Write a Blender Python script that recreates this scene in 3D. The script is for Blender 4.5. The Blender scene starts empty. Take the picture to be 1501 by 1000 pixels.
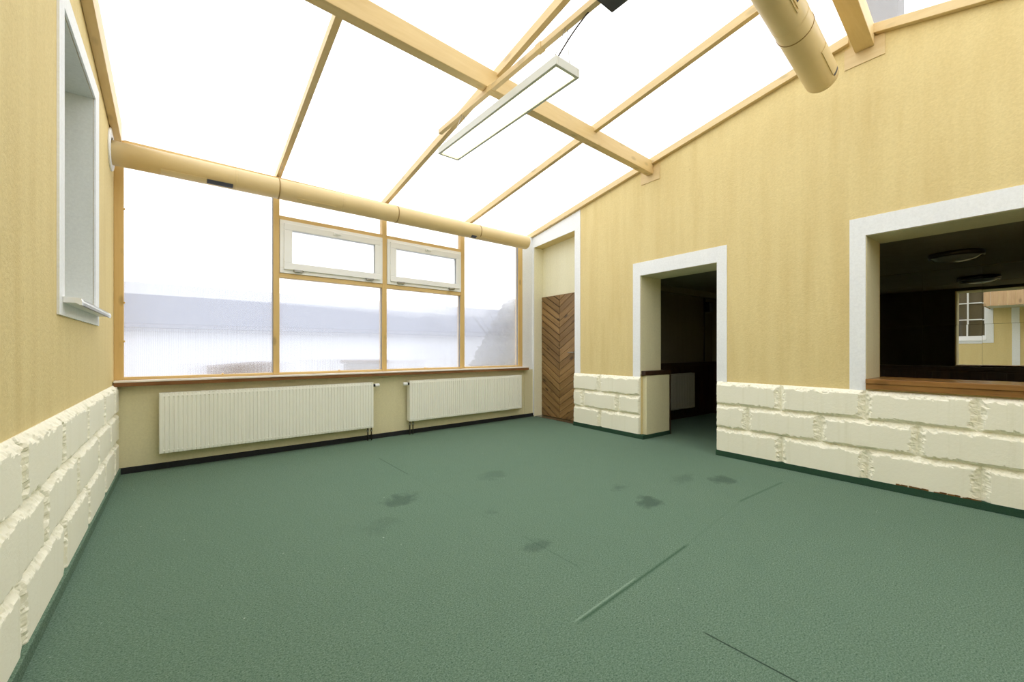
import bpy, bmesh, math, random
from mathutils import Vector, Matrix, noise
random.seed(7)
SC = bpy.context.scene
COL = SC.collection
PI = math.pi

# ------------------------------------------------------------------ frames
AL = math.radians(2.788)            # the right wall is a little out of square
SA, CA = math.sin(AL), math.cos(AL)
D0 = 4.41
BE = math.atan(0.0225)              # so is the window wall
SB, CB = math.sin(BE), math.cos(BE)
def W(x, y, z): return Vector((x, y, z))
def R(s, n, z): return Vector((D0 + s*SA - n*CA, s*CA + n*SA, z))     # right wall: s along, n into the room
def B(x, d, z): return Vector((-0.47 + x*CB + d*SB, 5.10 + x*SB - d*CB, z))   # window wall: x along, d into the room
XL = -0.47
RIDGE_Y, RIDGE_Z = 0.85, 3.74
def zr(y):                           # underside of the rafters
    return RIDGE_Z - 0.161*(y-RIDGE_Y) if y >= RIDGE_Y else RIDGE_Z - 0.255*(RIDGE_Y-y)

# ------------------------------------------------------------------ mesh helpers
class MB:
    def __init__(self): self.bm = bmesh.new()
    def merge(self, b2):
        me = bpy.data.meshes.new('tmp'); b2.to_mesh(me); b2.free()
        self.bm.from_mesh(me); bpy.data.meshes.remove(me)
    def hexa(self, pts, bevel=0, seg=2):
        b = bmesh.new()
        v = [b.verts.new(p) for p in pts]
        for f in ((0,1,2,3),(7,6,5,4),(0,4,5,1),(1,5,6,2),(2,6,7,3),(3,7,4,0)):
            b.faces.new([v[i] for i in f])
        bmesh.ops.recalc_face_normals(b, faces=b.faces)
        if bevel: bmesh.ops.bevel(b, geom=list(b.edges), offset=bevel, segments=seg, affect='EDGES', profile=0.6, clamp_overlap=True)
        self.merge(b); return self
    def box(self, a, c, F=W, bevel=0, seg=2):
        (x0,y0,z0),(x1,y1,z1) = a, c
        return self.hexa([F(x0,y0,z0),F(x1,y0,z0),F(x1,y1,z0),F(x0,y1,z0),F(x0,y0,z1),F(x1,y0,z1),F(x1,y1,z1),F(x0,y1,z1)], bevel, seg)
    def prism(self, poly, F, lo, hi, axis=1, bevel=0):
        """poly: 2-D points (a, b); extruded along the frame axis 'axis' from lo to hi"""
        b = bmesh.new()
        def P(a, c, e): 
            return F(*( (e,a,c) if axis == 0 else (a,e,c) if axis == 1 else (a,c,e) ))
        v0 = [b.verts.new(P(p[0],p[1],lo)) for p in poly]; v1 = [b.verts.new(P(p[0],p[1],hi)) for p in poly]
        n = len(poly)
        b.faces.new(v0); b.faces.new(list(reversed(v1)))
        for i in range(n): b.faces.new([v0[i], v0[(i+1)%n], v1[(i+1)%n], v1[i]])
        bmesh.ops.recalc_face_normals(b, faces=b.faces)
        if bevel: bmesh.ops.bevel(b, geom=list(b.edges), offset=bevel, segments=2, affect='EDGES', profile=0.6, clamp_overlap=True)
        self.merge(b); return self
    def tube(self, pts, r, seg=12, cap=True):
        b = bmesh.new(); rings = []
        pts = [Vector(p) for p in pts]
        rad = r if isinstance(r, (list, tuple)) else [r]*len(pts)
        up = None
        for i, p in enumerate(pts):
            t = (pts[min(i+1, len(pts)-1)] - pts[max(i-1, 0)]).normalized()
            if up is None:
                up = Vector((0,0,1)) if abs(t.z) < .9 else Vector((1,0,0))
            a = t.cross(up).normalized(); c = a.cross(t).normalized(); up = c
            rings.append([b.verts.new(p + (a*math.cos(2*PI*k/seg) + c*math.sin(2*PI*k/seg))*rad[i]) for k in range(seg)])
        for i in range(len(rings)-1):
            for k in range(seg):
                f = b.faces.new([rings[i][k], rings[i][(k+1)%seg], rings[i+1][(k+1)%seg], rings[i+1][k]]); f.smooth = True
        if cap:
            b.faces.new(rings[0]); b.faces.new(list(reversed(rings[-1])))
        bmesh.ops.recalc_face_normals(b, faces=b.faces)
        self.merge(b); return self
    def lathe(self, prof, c, ax, seg=40, smooth=True):
        """prof: (radius, height) pairs turned about axis ax through c"""
        ax = Vector(ax).normalized(); u = ax.orthogonal().normalized(); w = ax.cross(u)
        b = bmesh.new(); c = Vector(c); rings = []
        for r, h in prof:
            if r < 1e-6: rings.append([b.verts.new(c + ax*h)])
            else: rings.append([b.verts.new(c + ax*h + (u*math.cos(2*PI*k/seg) + w*math.sin(2*PI*k/seg))*r) for k in range(seg)])
        for i in range(len(rings)-1):
            A, D = rings[i], rings[i+1]
            for k in range(seg):
                k2 = (k+1) % seg
                q = [A[k % len(A)], A[k2 % len(A)], D[k2 % len(D)], D[k % len(D)]]
                q2 = []
                for v in q:
                    if v not in q2: q2.append(v)
                if len(q2) >= 3:
                    f = b.faces.new(q2); f.smooth = smooth
        bmesh.ops.recalc_face_normals(b, faces=b.faces)
        self.merge(b); return self
    def build(self, name, mat, parent=None, origin=None, smooth=False):
        base = Vector((0,0,0))
        if parent is not None: base = Vector(parent['_base'])
        elif origin is not None: base = Vector(origin)
        for v in self.bm.verts: v.co -= base
        me = bpy.data.meshes.new(name); self.bm.to_mesh(me); self.bm.free()
        if smooth:
            for p in me.polygons: p.use_smooth = True
        me.materials.append(mat)
        o = bpy.data.objects.new(name, me); COL.objects.link(o)
        if parent is not None: o.parent = parent
        else: o.location = base
        o['_base'] = list(base)
        return o

def empty(name, loc):
    o = bpy.data.objects.new(name, None); COL.objects.link(o)
    o.location = loc; o.empty_display_size = 0.1; o['_base'] = list(loc); return o
def tag(o, label, cat, group=None, kind=None):
    o['label'] = label; o['category'] = cat
    if group: o['group'] = group
    if kind: o['kind'] = kind
    return o
def thing(name, loc, label, cat, group=None): return tag(empty(name, loc), label, cat, group)
def struct(o, label=None, cat=None):
    o['kind'] = 'structure'
    if label: o['label'] = label
    if cat: o['category'] = cat
    return o

# ------------------------------------------------------------------ materials
def s2l(c):
    return tuple((x/255/12.92 if x/255 <= .04045 else ((x/255+.055)/1.055)**2.4) for x in c) + (1,)
class NT:
    def __init__(self, name):
        self.m = bpy.data.materials.new(name); self.m.use_nodes = True
        self.t = self.m.node_tree; self.t.nodes.clear()
        self.out = self.n('ShaderNodeOutputMaterial')
    def n(self, typ, **kw):
        nd = self.t.nodes.new(typ)
        for k, v in kw.items():
            if k in nd.inputs.keys() if isinstance(k, str) else False: nd.inputs[k].default_value = v
            else: setattr(nd, k, v)
        return nd
    def l(self, a, b): self.t.links.new(a, b)
    def coord(self, scale=(1,1,1), loc=(0,0,0), rot=(0,0,0), attr=None):
        if attr:
            c = self.n('ShaderNodeAttribute'); c.attribute_name = attr; o = c.outputs['Vector']
        else:
            c = self.n('ShaderNodeNewGeometry'); o = c.outputs['Position']
        mp = self.n('ShaderNodeMapping'); self.l(o, mp.inputs['Vector'])
        mp.inputs['Scale'].default_value = scale; mp.inputs['Location'].default_value = loc; mp.inputs['Rotation'].default_value = rot
        return mp.outputs['Vector']
    def noise(self, vec, scale, detail=3, rough=.55, dist=0):
        nd = self.n('ShaderNodeTexNoise'); nd.inputs['Scale'].default_value = scale; nd.inputs['Detail'].default_value = detail
        nd.inputs['Roughness'].default_value = rough; nd.inputs['Distortion'].default_value = dist
        self.l(vec, nd.inputs['Vector']); return nd.outputs['Fac']
    def ramp(self, fac, stops, interp='LINEAR'):
        nd = self.n('ShaderNodeValToRGB'); nd.color_ramp.interpolation = interp
        cr = nd.color_ramp
        while len(cr.elements) < len(stops): cr.elements.new(.5)
        for e, (p, c) in zip(cr.elements, stops): e.position = p; e.color = c if len(c) == 4 else tuple(c)+(1,)
        self.l(fac, nd.inputs['Fac']); return nd.outputs['Color']
    def mix(self, fac, a, b, mode='MIX'):
        nd = self.n('ShaderNodeMix'); nd.data_type = 'RGBA'; nd.blend_type = mode
        if isinstance(fac, (int, float)): nd.inputs[0].default_value = fac
        else: self.l(fac, nd.inputs[0])
        for i, x in ((6, a), (7, b)):
            if isinstance(x, tuple): nd.inputs[i].default_value = x
            else: self.l(x, nd.inputs[i])
        return nd.outputs[2]
    def math(self, op, a, b=None, clamp=False):
        nd = self.n('ShaderNodeMath'); nd.operation = op; nd.use_clamp = clamp
        for i, x in ((0, a), (1, b)):
            if x is None: continue
            if isinstance(x, (int, float)): nd.inputs[i].default_value = x
            else: self.l(x, nd.inputs[i])
        return nd.outputs[0]
    def bump(self, h, strength=.2, dist=.01):
        nd = self.n('ShaderNodeBump'); nd.inputs['Strength'].default_value = strength; nd.inputs['Distance'].default_value = dist
        self.l(h, nd.inputs['Height']); return nd.outputs['Normal']
    def pbr(self, col, rough=.6, metal=0, normal=None, spec=.35, emit=None, estr=0):
        p = self.n('ShaderNodeBsdfPrincipled')
        if isinstance(col, tuple): p.inputs['Base Color'].default_value = col
        else: self.l(col, p.inputs['Base Color'])
        if isinstance(rough, (int, float)): p.inputs['Roughness'].default_value = rough
        else: self.l(rough, p.inputs['Roughness'])
        p.inputs['Metallic'].default_value = metal; p.inputs['Specular IOR Level'].default_value = spec
        if normal is not None: self.l(normal, p.inputs['Normal'])
        if emit: p.inputs['Emission Color'].default_value = emit; p.inputs['Emission Strength'].default_value = estr
        self.l(p.outputs[0], self.out.inputs['Surface']); return self.m

def m_plain(name, rgb, rough=.5, metal=0, spec=.35, var=.04, scale=6):
    t = NT(name); v = t.coord()
    c = s2l(rgb); f = t.noise(v, scale, 3)
    col = t.ramp(f, [(.3, tuple(x*(1-var) for x in c[:3])), (.7, tuple(min(1, x*(1+var)) for x in c[:3]))])
    return t.pbr(col, rough, metal, None, spec)

def m_plaster(name, rgb, dark, bump=.35):
    t = NT(name); v = t.coord()
    fine = t.noise(v, 60, 4, .7); big = t.noise(v, 1.3, 4, .6)
    streak = t.noise(t.coord((5, 5, .5)), 1.6, 4, .6)
    c1 = t.mix(t.math('MULTIPLY', t.ramp(streak, [(.38, (0,0,0)), (.70, (1,1,1))]), t.math('MULTIPLY', t.noise(v, .8, 3, .6), 1.25, True)), s2l(rgb), s2l(dark))
    c2 = t.mix(t.math('MULTIPLY', big, .35), c1, s2l(tuple(min(255, x+10) for x in rgb)))
    c3 = t.mix(t.math('MULTIPLY', t.ramp(fine, [(.35, (0,0,0)), (.7, (1,1,1))]), .22), c2, s2l(tuple(x*.82 for x in dark)))
    # a few small chips and specks
    sp = t.noise(v, 9, 2, .5); spm = t.ramp(sp, [(.77, (0,0,0)), (.80, (1,1,1))])
    c4 = t.mix(t.math('MULTIPLY', spm, .25), c3, s2l(tuple(x*.75 for x in dark)))
    return t.pbr(c4, .85, 0, t.bump(t.math('ADD', fine, t.math('MULTIPLY', t.noise(v, 18, 3), .8)), bump, .006), .15)

def m_wood(name, light, dark, axis='y', scale=1.0, rough=.5, knots=.0, contrast=.7, attr=None):
    t = NT(name)
    st = {'x': (.8, 9, 9), 'y': (9, .8, 9), 'z': (9, 9, .8)}[axis]
    st = tuple(a*scale for a in st)
    v = t.coord(st, attr=attr)
    g = t.noise(v, 2.2, 5, .62, .5)
    g2 = t.noise(t.coord(tuple(a*4 for a in st), attr=attr), 2.5, 3, .6)
    f = t.math('ADD', t.math('MULTIPLY', g, .75), t.math('MULTIPLY', g2, .25))
    col = t.ramp(f, [(.5-.28/contrast*.7, s2l(dark)), (.5+.12/contrast, s2l(light))])
    if knots:
        kv = t.coord(tuple((3.2 if a < 2 else 7.5) for a in st), attr=attr)
        vo = t.n('ShaderNodeTexVoronoi'); vo.inputs['Scale'].default_value = 1.0; t.l(kv, vo.inputs['Vector'])
        km = t.ramp(vo.outputs['Distance'], [(.10, (1,1,1)), (.20, (0,0,0))])
        col = t.mix(t.math('MULTIPLY', km, knots), col, s2l(tuple(x*.45 for x in dark)))
    isl = t.n('ShaderNodeNewGeometry').outputs['Random Per Island']
    if attr:
        col = t.mix(t.math('MULTIPLY', isl, .45), col, s2l(tuple(x*.72 for x in dark)))
    return t.pbr(col, rough, 0, t.bump(f, .12, .003), .3)

M = {}
M['yellow'] = m_plaster('yellow_plaster', (226, 206, 150), (212, 188, 130))
M['cream_wall'] = m_plaster('cream_wall_paint', (222, 214, 176), (214, 205, 164), .15)
M['recess'] = m_plaster('pale_cream_paint', (238, 233, 203), (232, 226, 193), .12)
M['white_trim'] = m_plaster('white_trim_paint', (240, 241, 241), (234, 235, 236), .12)
M['reveal'] = m_plaster('grey_white_paint', (222, 225, 220), (214, 218, 212), .12)
M['jamb'] = m_plaster('cream_jamb_paint', (226, 219, 182), (218, 210, 172), .15)
M['beige'] = m_plain('beige_lacquer', (221, 197, 146), .42, var=.03)
M['beam'] = m_wood('beam_wood', (224, 198, 144), (208, 178, 122), 'x', 1, .5, .25, .6)
M['rafter'] = m_wood('rafter_wood', (224, 200, 152), (207, 178, 126), 'y', 1, .5, .25, .6)
M['post'] = m_wood('post_wood', (220, 188, 126), (204, 168, 104), 'z', 1, .45, .35, .6)
M['rail'] = m_wood('rail_wood', (222, 192, 134), (206, 172, 110), 'x', 1, .45, .35, .6)
M['sill'] = m_wood('sill_wood', (150, 104, 62), (98, 62, 34), 'x', 1, .3, .2, .9)
M['sillcap'] = m_plain('sill_white_edge', (236, 228, 218), .35)
M['ledge'] = m_wood('ledge_wood', (160, 116, 64), (110, 72, 34), 'y', 1, .25, .35, .8)
M['door'] = m_wood('door_wood', (170, 136, 88), (112, 82, 48), 'x', 1, .4, .85, .8, attr='grain')
M['groove'] = m_plain('door_groove', (58, 36, 20), .7)
M['radiator'] = m_plain('radiator_enamel', (240, 239, 228), .3, var=.01)
M['radiator_shaded'] = m_plain('shaded_radiator_enamel', (168, 166, 154), .45, var=.02)  # white enamel greyed down, the dim room's shade painted into its colour
M['pvc'] = m_plain('white_plastic', (240, 240, 238), .3, var=.01)
M['gasket'] = m_plain('grey_gasket', (150, 152, 158), .5)
M['black'] = m_plain('black_plastic', (22, 21, 20), .4, var=.1)
M['steel'] = m_plain('steel', (170, 168, 162), .3, 1, .5)
M['iron'] = m_plain('dark_pipe', (70, 62, 54), .4, .6)
M['grille'] = m_plain('dark_grille', (70, 72, 84), .5)
M['seamdark'] = m_plain('duct_joint', (150, 118, 66), .5)
M['wire'] = m_plain('wire', (170, 165, 155), .5)
M['lampwhite'] = m_plain('lamp_housing', (214, 215, 206), .35, var=.01)
M['panelwood'] = m_wood('dark_panel_wood', (62, 40, 25), (38, 24, 15), 'z', 1, .4, .2, .8)
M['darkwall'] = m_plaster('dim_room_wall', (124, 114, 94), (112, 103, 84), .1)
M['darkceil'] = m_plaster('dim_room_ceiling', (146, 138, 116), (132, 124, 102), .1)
M['canopy'] = m_wood('canopy_boards', (206, 176, 138), (176, 142, 104), 'z', 1, .5, .4, .7)
M['canopy_under'] = m_plain('canopy_underside', (222, 218, 204), .6)
M['dadocream'] = None
t = NT('stone_block_paint'); v = t.coord()
fine = t.noise(v, 45, 4, .65); big = t.noise(v, 2.0, 3)
c = t.mix(t.math('MULTIPLY', big, .8, True), s2l((246, 242, 224)), s2l((239, 234, 211)))
drip = t.noise(t.coord((14, 14, .6)), 1.5, 3, .6)
c = t.mix(t.math('MULTIPLY', t.ramp(drip, [(.56, (0,0,0)), (.75, (1,1,1))]), .3), c, s2l((222, 216, 186)))
M['dado'] = t.pbr(c, .7, 0, t.bump(fine, .25, .006), .2)
t = NT('chipped_rust_wear')
M['rust'] = m_plain('brown_wear', (126, 88, 44), .8, var=.3, scale=40)

# carpet: fibre noise, worn stains and pressed seams
def m_carpet():
    t = NT('green_carpet'); v = t.coord()
    fib = t.noise(v, 170, 3, .8); fib2 = t.noise(t.coord((1, 2.2, 1), rot=(0,0,.5)), 75, 4, .8); big = t.noise(v, .9, 4, .6)
    mid = t.noise(v, 7, 3, .6)
    c = t.mix(t.ramp(fib, [(.32, (0,0,0)), (.68, (1,1,1))]), s2l((36, 60, 43)), s2l((120, 143, 122)))
    c = t.mix(t.math('MULTIPLY', t.ramp(fib2, [(.44, (0,0,0)), (.62, (1,1,1))]), .42), c, s2l((142, 159, 144)))
    c = t.mix(t.math('MULTIPLY', big, .32), c, s2l((84, 116, 95)))
    c = t.mix(t.math('MULTIPLY', t.ramp(mid, [(.45, (0,0,0)), (.75, (1,1,1))]), .14), c, s2l((84, 104, 88)))
    wob = t.noise(v, 5, 3, .6)
    wob2 = t.noise(v, 16, 3, .6)
    for (x, y, rx, ry, a, k) in ((2.70,1.73,.13,.10,.5,.62),(1.27,2.92,.20,.12,.4,.5),(3.62,1.62,.16,.12,.2,.55),(3.40,1.85,.20,.09,.2,.3),
                                 (2.77,2.07,.10,.08,.4,.38),(1.60,1.74,.10,.08,.3,.4),(2.2,2.99,.18,.13,.3,.28),(1.0,2.55,.16,.1,.6,.22),(1.68,2.3,.05,.05,0,.2)):
        mp = t.n('ShaderNodeMapping'); t.l(v, mp.inputs['Vector']); mp.vector_type = 'TEXTURE'
        mp.inputs['Location'].default_value = (x, y, 0); mp.inputs['Rotation'].default_value = (0,0,a); mp.inputs['Scale'].default_value = (rx, ry, 1)
        ln = t.n('ShaderNodeVectorMath'); ln.operation = 'LENGTH'; t.l(mp.outputs[0], ln.inputs[0])
        d = t.math('ADD', ln.outputs['Value'], t.math('MULTIPLY', t.math('SUBTRACT', wob, .5), 2.2))
        d = t.math('ADD', d, t.math('MULTIPLY', t.math('SUBTRACT', wob2, .5), 1.1))
        mk = t.ramp(d, [(.45, (1,1,1)), (1.0, (0,0,0))])
        c = t.mix(t.math('MULTIPLY', mk, k), c, s2l((62, 78, 68)))
    h = t.math('ADD', fib, t.math('MULTIPLY', fib2, .7))
    for (x0, y0, x1, y1, wd, k, colr) in ((1.25,1.14,2.30,1.207,.014,.55,(58,84,64)),(1.25,1.155,1.75,1.19,.008,.3,(150,172,152)),(3.2,1.31,4.0,1.27,.016,.4,(62,88,68)),(2.3,1.21,3.3,1.31,.012,.10,(62,88,68)),
                                    (1.62,.42,1.616,.80,.006,.75,(40,56,46)),(1.60,1.42,1.606,1.9,.006,.3,(60,84,66)),
                                    (1.596,3.45,1.6,4.2,.008,.5,(60,80,66)),(1.6,2.0,1.6,3.4,.006,.12,(60,84,66))):
        L = math.hypot(x1-x0, y1-y0)
        mp = t.n('ShaderNodeMapping'); t.l(v, mp.inputs['Vector']); mp.vector_type = 'TEXTURE'
        mp.inputs['Location'].default_value = ((x0+x1)/2, (y0+y1)/2, 0); mp.inputs['Rotation'].default_value = (0,0,math.atan2(y1-y0, x1-x0)); mp.inputs['Scale'].default_value = (L/2, wd, 1)
        sx = t.n('ShaderNodeSeparateXYZ'); t.l(mp.outputs[0], sx.inputs[0])
        ax = t.math('ABSOLUTE', sx.outputs[0]); ay = t.math('ABSOLUTE', sx.outputs[1])
        my = t.math('SUBTRACT', 1.0, ay, True); mx = t.math('MULTIPLY', t.math('SUBTRACT', 1.0, ax, True), 8, True)
        mk = t.math('MULTIPLY', t.math('MULTIPLY', my, mx), k*1.5, True)
        c = t.mix(mk, c, s2l(colr))
    # crumbs and lint
    lint = t.noise(v, 42, 1, .4); lm = t.ramp(lint, [(.80, (0,0,0)), (.82, (1,1,1))])
    c = t.mix(t.math('MULTIPLY', lm, .5), c, s2l((190, 200, 188)))
    return t.pbr(c, .95, 0, t.bump(h, .09, .004), .05)
M['carpet'] = m_carpet()
t = NT('carpet_edge_strip'); v = t.coord()
M['skirt'] = t.pbr(t.mix(t.noise(v, 200, 2, .7), s2l((36, 58, 44)), s2l((62, 92, 72))), .95, 0, None, .05)

M['skirt_dark'] = m_plain('black_edge_strip', (34, 36, 36), .9, var=.2, scale=60)
def m_poly(name, freq, axis, trans, veil, blur=0.0, tint=(1,1,1,1)):
    """twin wall polycarbonate: clear web with milky flutes"""
    t = NT(name)
    g = t.n('ShaderNodeNewGeometry'); mp = t.n('ShaderNodeMapping'); t.l(g.outputs['Position'], mp.inputs['Vector'])
    wv = t.n('ShaderNodeTexWave'); wv.wave_type = 'BANDS'; wv.bands_direction = axis; wv.wave_profile = 'SIN'
    wv.inputs['Scale'].default_value = freq; wv.inputs['Distortion'].default_value = 0; t.l(mp.outputs[0], wv.inputs['Vector'])
    broad = t.noise(t.coord((30, 30, .4) if axis == 'X' else (30, .4, .4)), 1, 3, .6)
    tr = t.n('ShaderNodeBsdfTransparent'); tr.inputs[0].default_value = tint
    tl = t.n('ShaderNodeBsdfTranslucent'); tl.inputs[0].default_value = (.97, .97, .98, 1)
    df = t.n('ShaderNodeBsdfDiffuse'); df.inputs[0].default_value = (.93, .93, .95, 1)
    mm = t.n('ShaderNodeMixShader'); mm.inputs[0].default_value = .22; t.l(tl.outputs[0], mm.inputs[1]); t.l(df.outputs[0], mm.inputs[2])
    fac = t.math('ADD', t.math('MULTIPLY', wv.outputs['Fac'], veil*.7), t.math('ADD', t.math('MULTIPLY', broad, veil*.5), 1-trans-veil*.6), True)
    body = tr
    if blur:
        rf = t.n('ShaderNodeBsdfRefraction'); rf.inputs['IOR'].default_value = 1.25; rf.inputs['Roughness'].default_value = .02
        rf.inputs[0].default_value = tint
        bp = t.n('ShaderNodeBump'); bp.inputs['Strength'].default_value = .5; bp.inputs['Distance'].default_value = .004
        t.l(wv.outputs['Fac'], bp.inputs['Height']); t.l(bp.outputs[0], rf.inputs['Normal'])
        mb = t.n('ShaderNodeMixShader'); mb.inputs[0].default_value = blur; t.l(tr.outputs[0], mb.inputs[1]); t.l(rf.outputs[0], mb.inputs[2])
        body = mb
    m2 = t.n('ShaderNodeMixShader'); t.l(fac, m2.inputs[0]); t.l(body.outputs[0], m2.inputs[1]); t.l(mm.outputs[0], m2.inputs[2])
    t.l(m2.outputs[0], t.out.inputs['Surface'])
    return t.m
M['roofpane'] = m_poly('roof_polycarbonate', 18, 'X', .84, .06)
M['wallpane'] = m_poly('wall_polycarbonate', 24, 'X', .82, .12, blur=.42)
t = NT('clear_glass')
tr = t.n('ShaderNodeBsdfTransparent'); gl = t.n('ShaderNodeBsdfGlossy'); gl.inputs['Roughness'].default_value = .02
lw = t.n('ShaderNodeFresnel'); lw.inputs['IOR'].default_value = 1.45
mx = t.n('ShaderNodeMixShader'); t.l(t.math('MULTIPLY', lw.outputs[0], .8), mx.inputs[0]); t.l(tr.outputs[0], mx.inputs[1]); t.l(gl.outputs[0], mx.inputs[2]); t.l(mx.outputs[0], t.out.inputs['Surface'])
M['glass'] = t.m
t = NT('mirror_glass')
M['mirror'] = t.pbr((.86, .87, .86, 1), .0, 1.0, None, .5)
t = NT('tube_diffuser')
M['diffuser'] = t.pbr((.95, .93, .85, 1), .5, 0, None, .3, (1.0, .90, .62, 1), 1.6)
t = NT('lamp_glass')
M['opal'] = t.pbr(s2l((150, 150, 138)), .25, 0, None, .5)
# outdoors
M['ground'] = m_plain('pale_ground', (186, 186, 192), .9, var=.06, scale=1.2)
M['farwall'] = m_plain('far_wall', (202, 204, 212), .8, var=.02)
M['farroof'] = m_plain('far_roof', (120, 124, 140), .8, var=.03)
M['shed'] = m_wood('shed_boards', (92, 66, 56), (66, 46, 40), 'x', 1, .8)
M['kerb'] = m_plain('grey_concrete', (100, 100, 108), .9)
M['foliage'] = m_plain('dry_shrub', (50, 42, 32), .9, var=.35, scale=9)
M['bark'] = m_plain('shrub_bark', (48, 40, 34), .9, var=.2)
M['chimney'] = m_plain('dark_brick', (58, 46, 32), .9, var=.2, scale=20)

# ------------------------------------------------------------------ walls with openings
def wall_cells(mb, F, u0, u1, z0, z1, n0, n1, holes):
    us = sorted({u0, u1} | {h[0] for h in holes} | {h[1] for h in holes}); us = [u for u in us if u0 <= u <= u1]
    zs = sorted({z0, z1} | {h[2] for h in holes} | {h[3] for h in holes}); zs = [z for z in zs if z0 <= z <= z1]
    b = bmesh.new()
    filled = {}
    for i in range(len(us)-1):
        for j in range(len(zs)-1):
            uc, zc = (us[i]+us[i+1])/2, (zs[j]+zs[j+1])/2
            filled[i, j] = not any(h[0] < uc < h[1] and h[2] < zc < h[3] for h in holes)
    vs = {}
    def V(i, j, k):
        key = (i, j, k)
        if key not in vs: vs[key] = b.verts.new(F(us[i], (n0, n1)[k], zs[j]))
        return vs[key]
    for (i, j), f in filled.items():
        if not f: continue
        b.faces.new([V(i,j,0), V(i+1,j,0), V(i+1,j+1,0), V(i,j+1,0)]); b.faces.new([V(i,j,1), V(i,j+1,1), V(i+1,j+1,1), V(i+1,j,1)])
        for di, dj, e in ((-1,0,((i,j),(i,j+1))),(1,0,((i+1,j),(i+1,j+1))),(0,-1,((i,j),(i+1,j))),(0,1,((i,j+1),(i+1,j+1)))):
            if not filled.get((i+di, j+dj), False):
                (a, c), (d, e2) = e
                b.faces.new([V(a,c,0), V(d,e2,0), V(d,e2,1), V(a,c,1)])
    bmesh.ops.recalc_face_normals(b, faces=b.faces)
    mb.merge(b)

S_END, S_BACK = -2.4, 5.22
THK = 0.42
# right wall: recess 4.215-5.28 is cut 0.2 deep; doorway 2.063-3.047; serving opening -1.6..0.813
mb = MB()
wall_cells(mb, R, S_END, S_BACK+.45, -.02, 2.80, -THK, 0, [(2.063, 3.047, -.02, 2.073), (-1.6, .813, .80, 2.08), (4.215, 5.19, -.02, 2.80)])
mb.prism([(S_END, 2.80), (4.215, 2.80), (4.215, zr(4.2)+.06), (RIDGE_Y, RIDGE_Z+.06), (S_END, zr(S_END)+.06)], R, -THK, 0)
mb.prism([(4.215, 2.93), (5.19, 2.865), (5.19, 2.80), (S_BACK+.45, 2.80), (S_BACK+.45, zr(5.6)+.06), (4.215, zr(4.2)+.06)], R, -THK, 0)
wall_right = struct(mb.build('wall_right', M['yellow'], origin=R(2, 0, 0)), 'yellow rough plastered wall on the right with a doorway and serving hatch', 'wall')
# lower/upper jamb skins of the doorway and the hatch (cream paint)
mb = MB()
mb.box((3.043, -.43, .81), (3.0475, -.006, 2.073), R); mb.box((2.0625, -THK, .81), (2.067, -.006, 2.073), R)
mb.box((2.067, -THK, 2.069), (3.043, -.006, 2.0735), R)
mb.box((2.985, -.54, .0), (3.0475, -.04, .80), R, .004)
mb.build('doorway_lining', M['jamb'], wall_right)
mb = MB(); mb.box((2.978, -.55, .801), (3.0465, -.012, .858), R, .003); mb.box((2.975, -.56, .0), (3.04, -.541, .80), R, .002)
mb.build('doorway_rail', M['panelwood'], wall_right)
mb = MB()
mb.box((.808, -.37, .88), (.8135, -.006, 2.08), R); mb.box((-1.6, -THK, 2.075), (.808, -.006, 2.0805), R)
mb.build('hatch_lining', M['jamb'], wall_right)
# recess back wall above the door
mb = MB(); mb.prism([(4.10, 2.03), (5.30, 2.03), (5.30, 2.99), (4.10, 2.99)], R, -.30, -.20); mb.box((4.10, -.40, -.02), (5.30, -.30, 2.99), R)
mb.build('recess_panel', M['recess'], wall_right)
mb = MB(); mb.box((5.186, -.205, .0), (5.192, -.001, 2.86), R)
mb.build('recess_jamb', M['recess'], wall_right)

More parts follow.
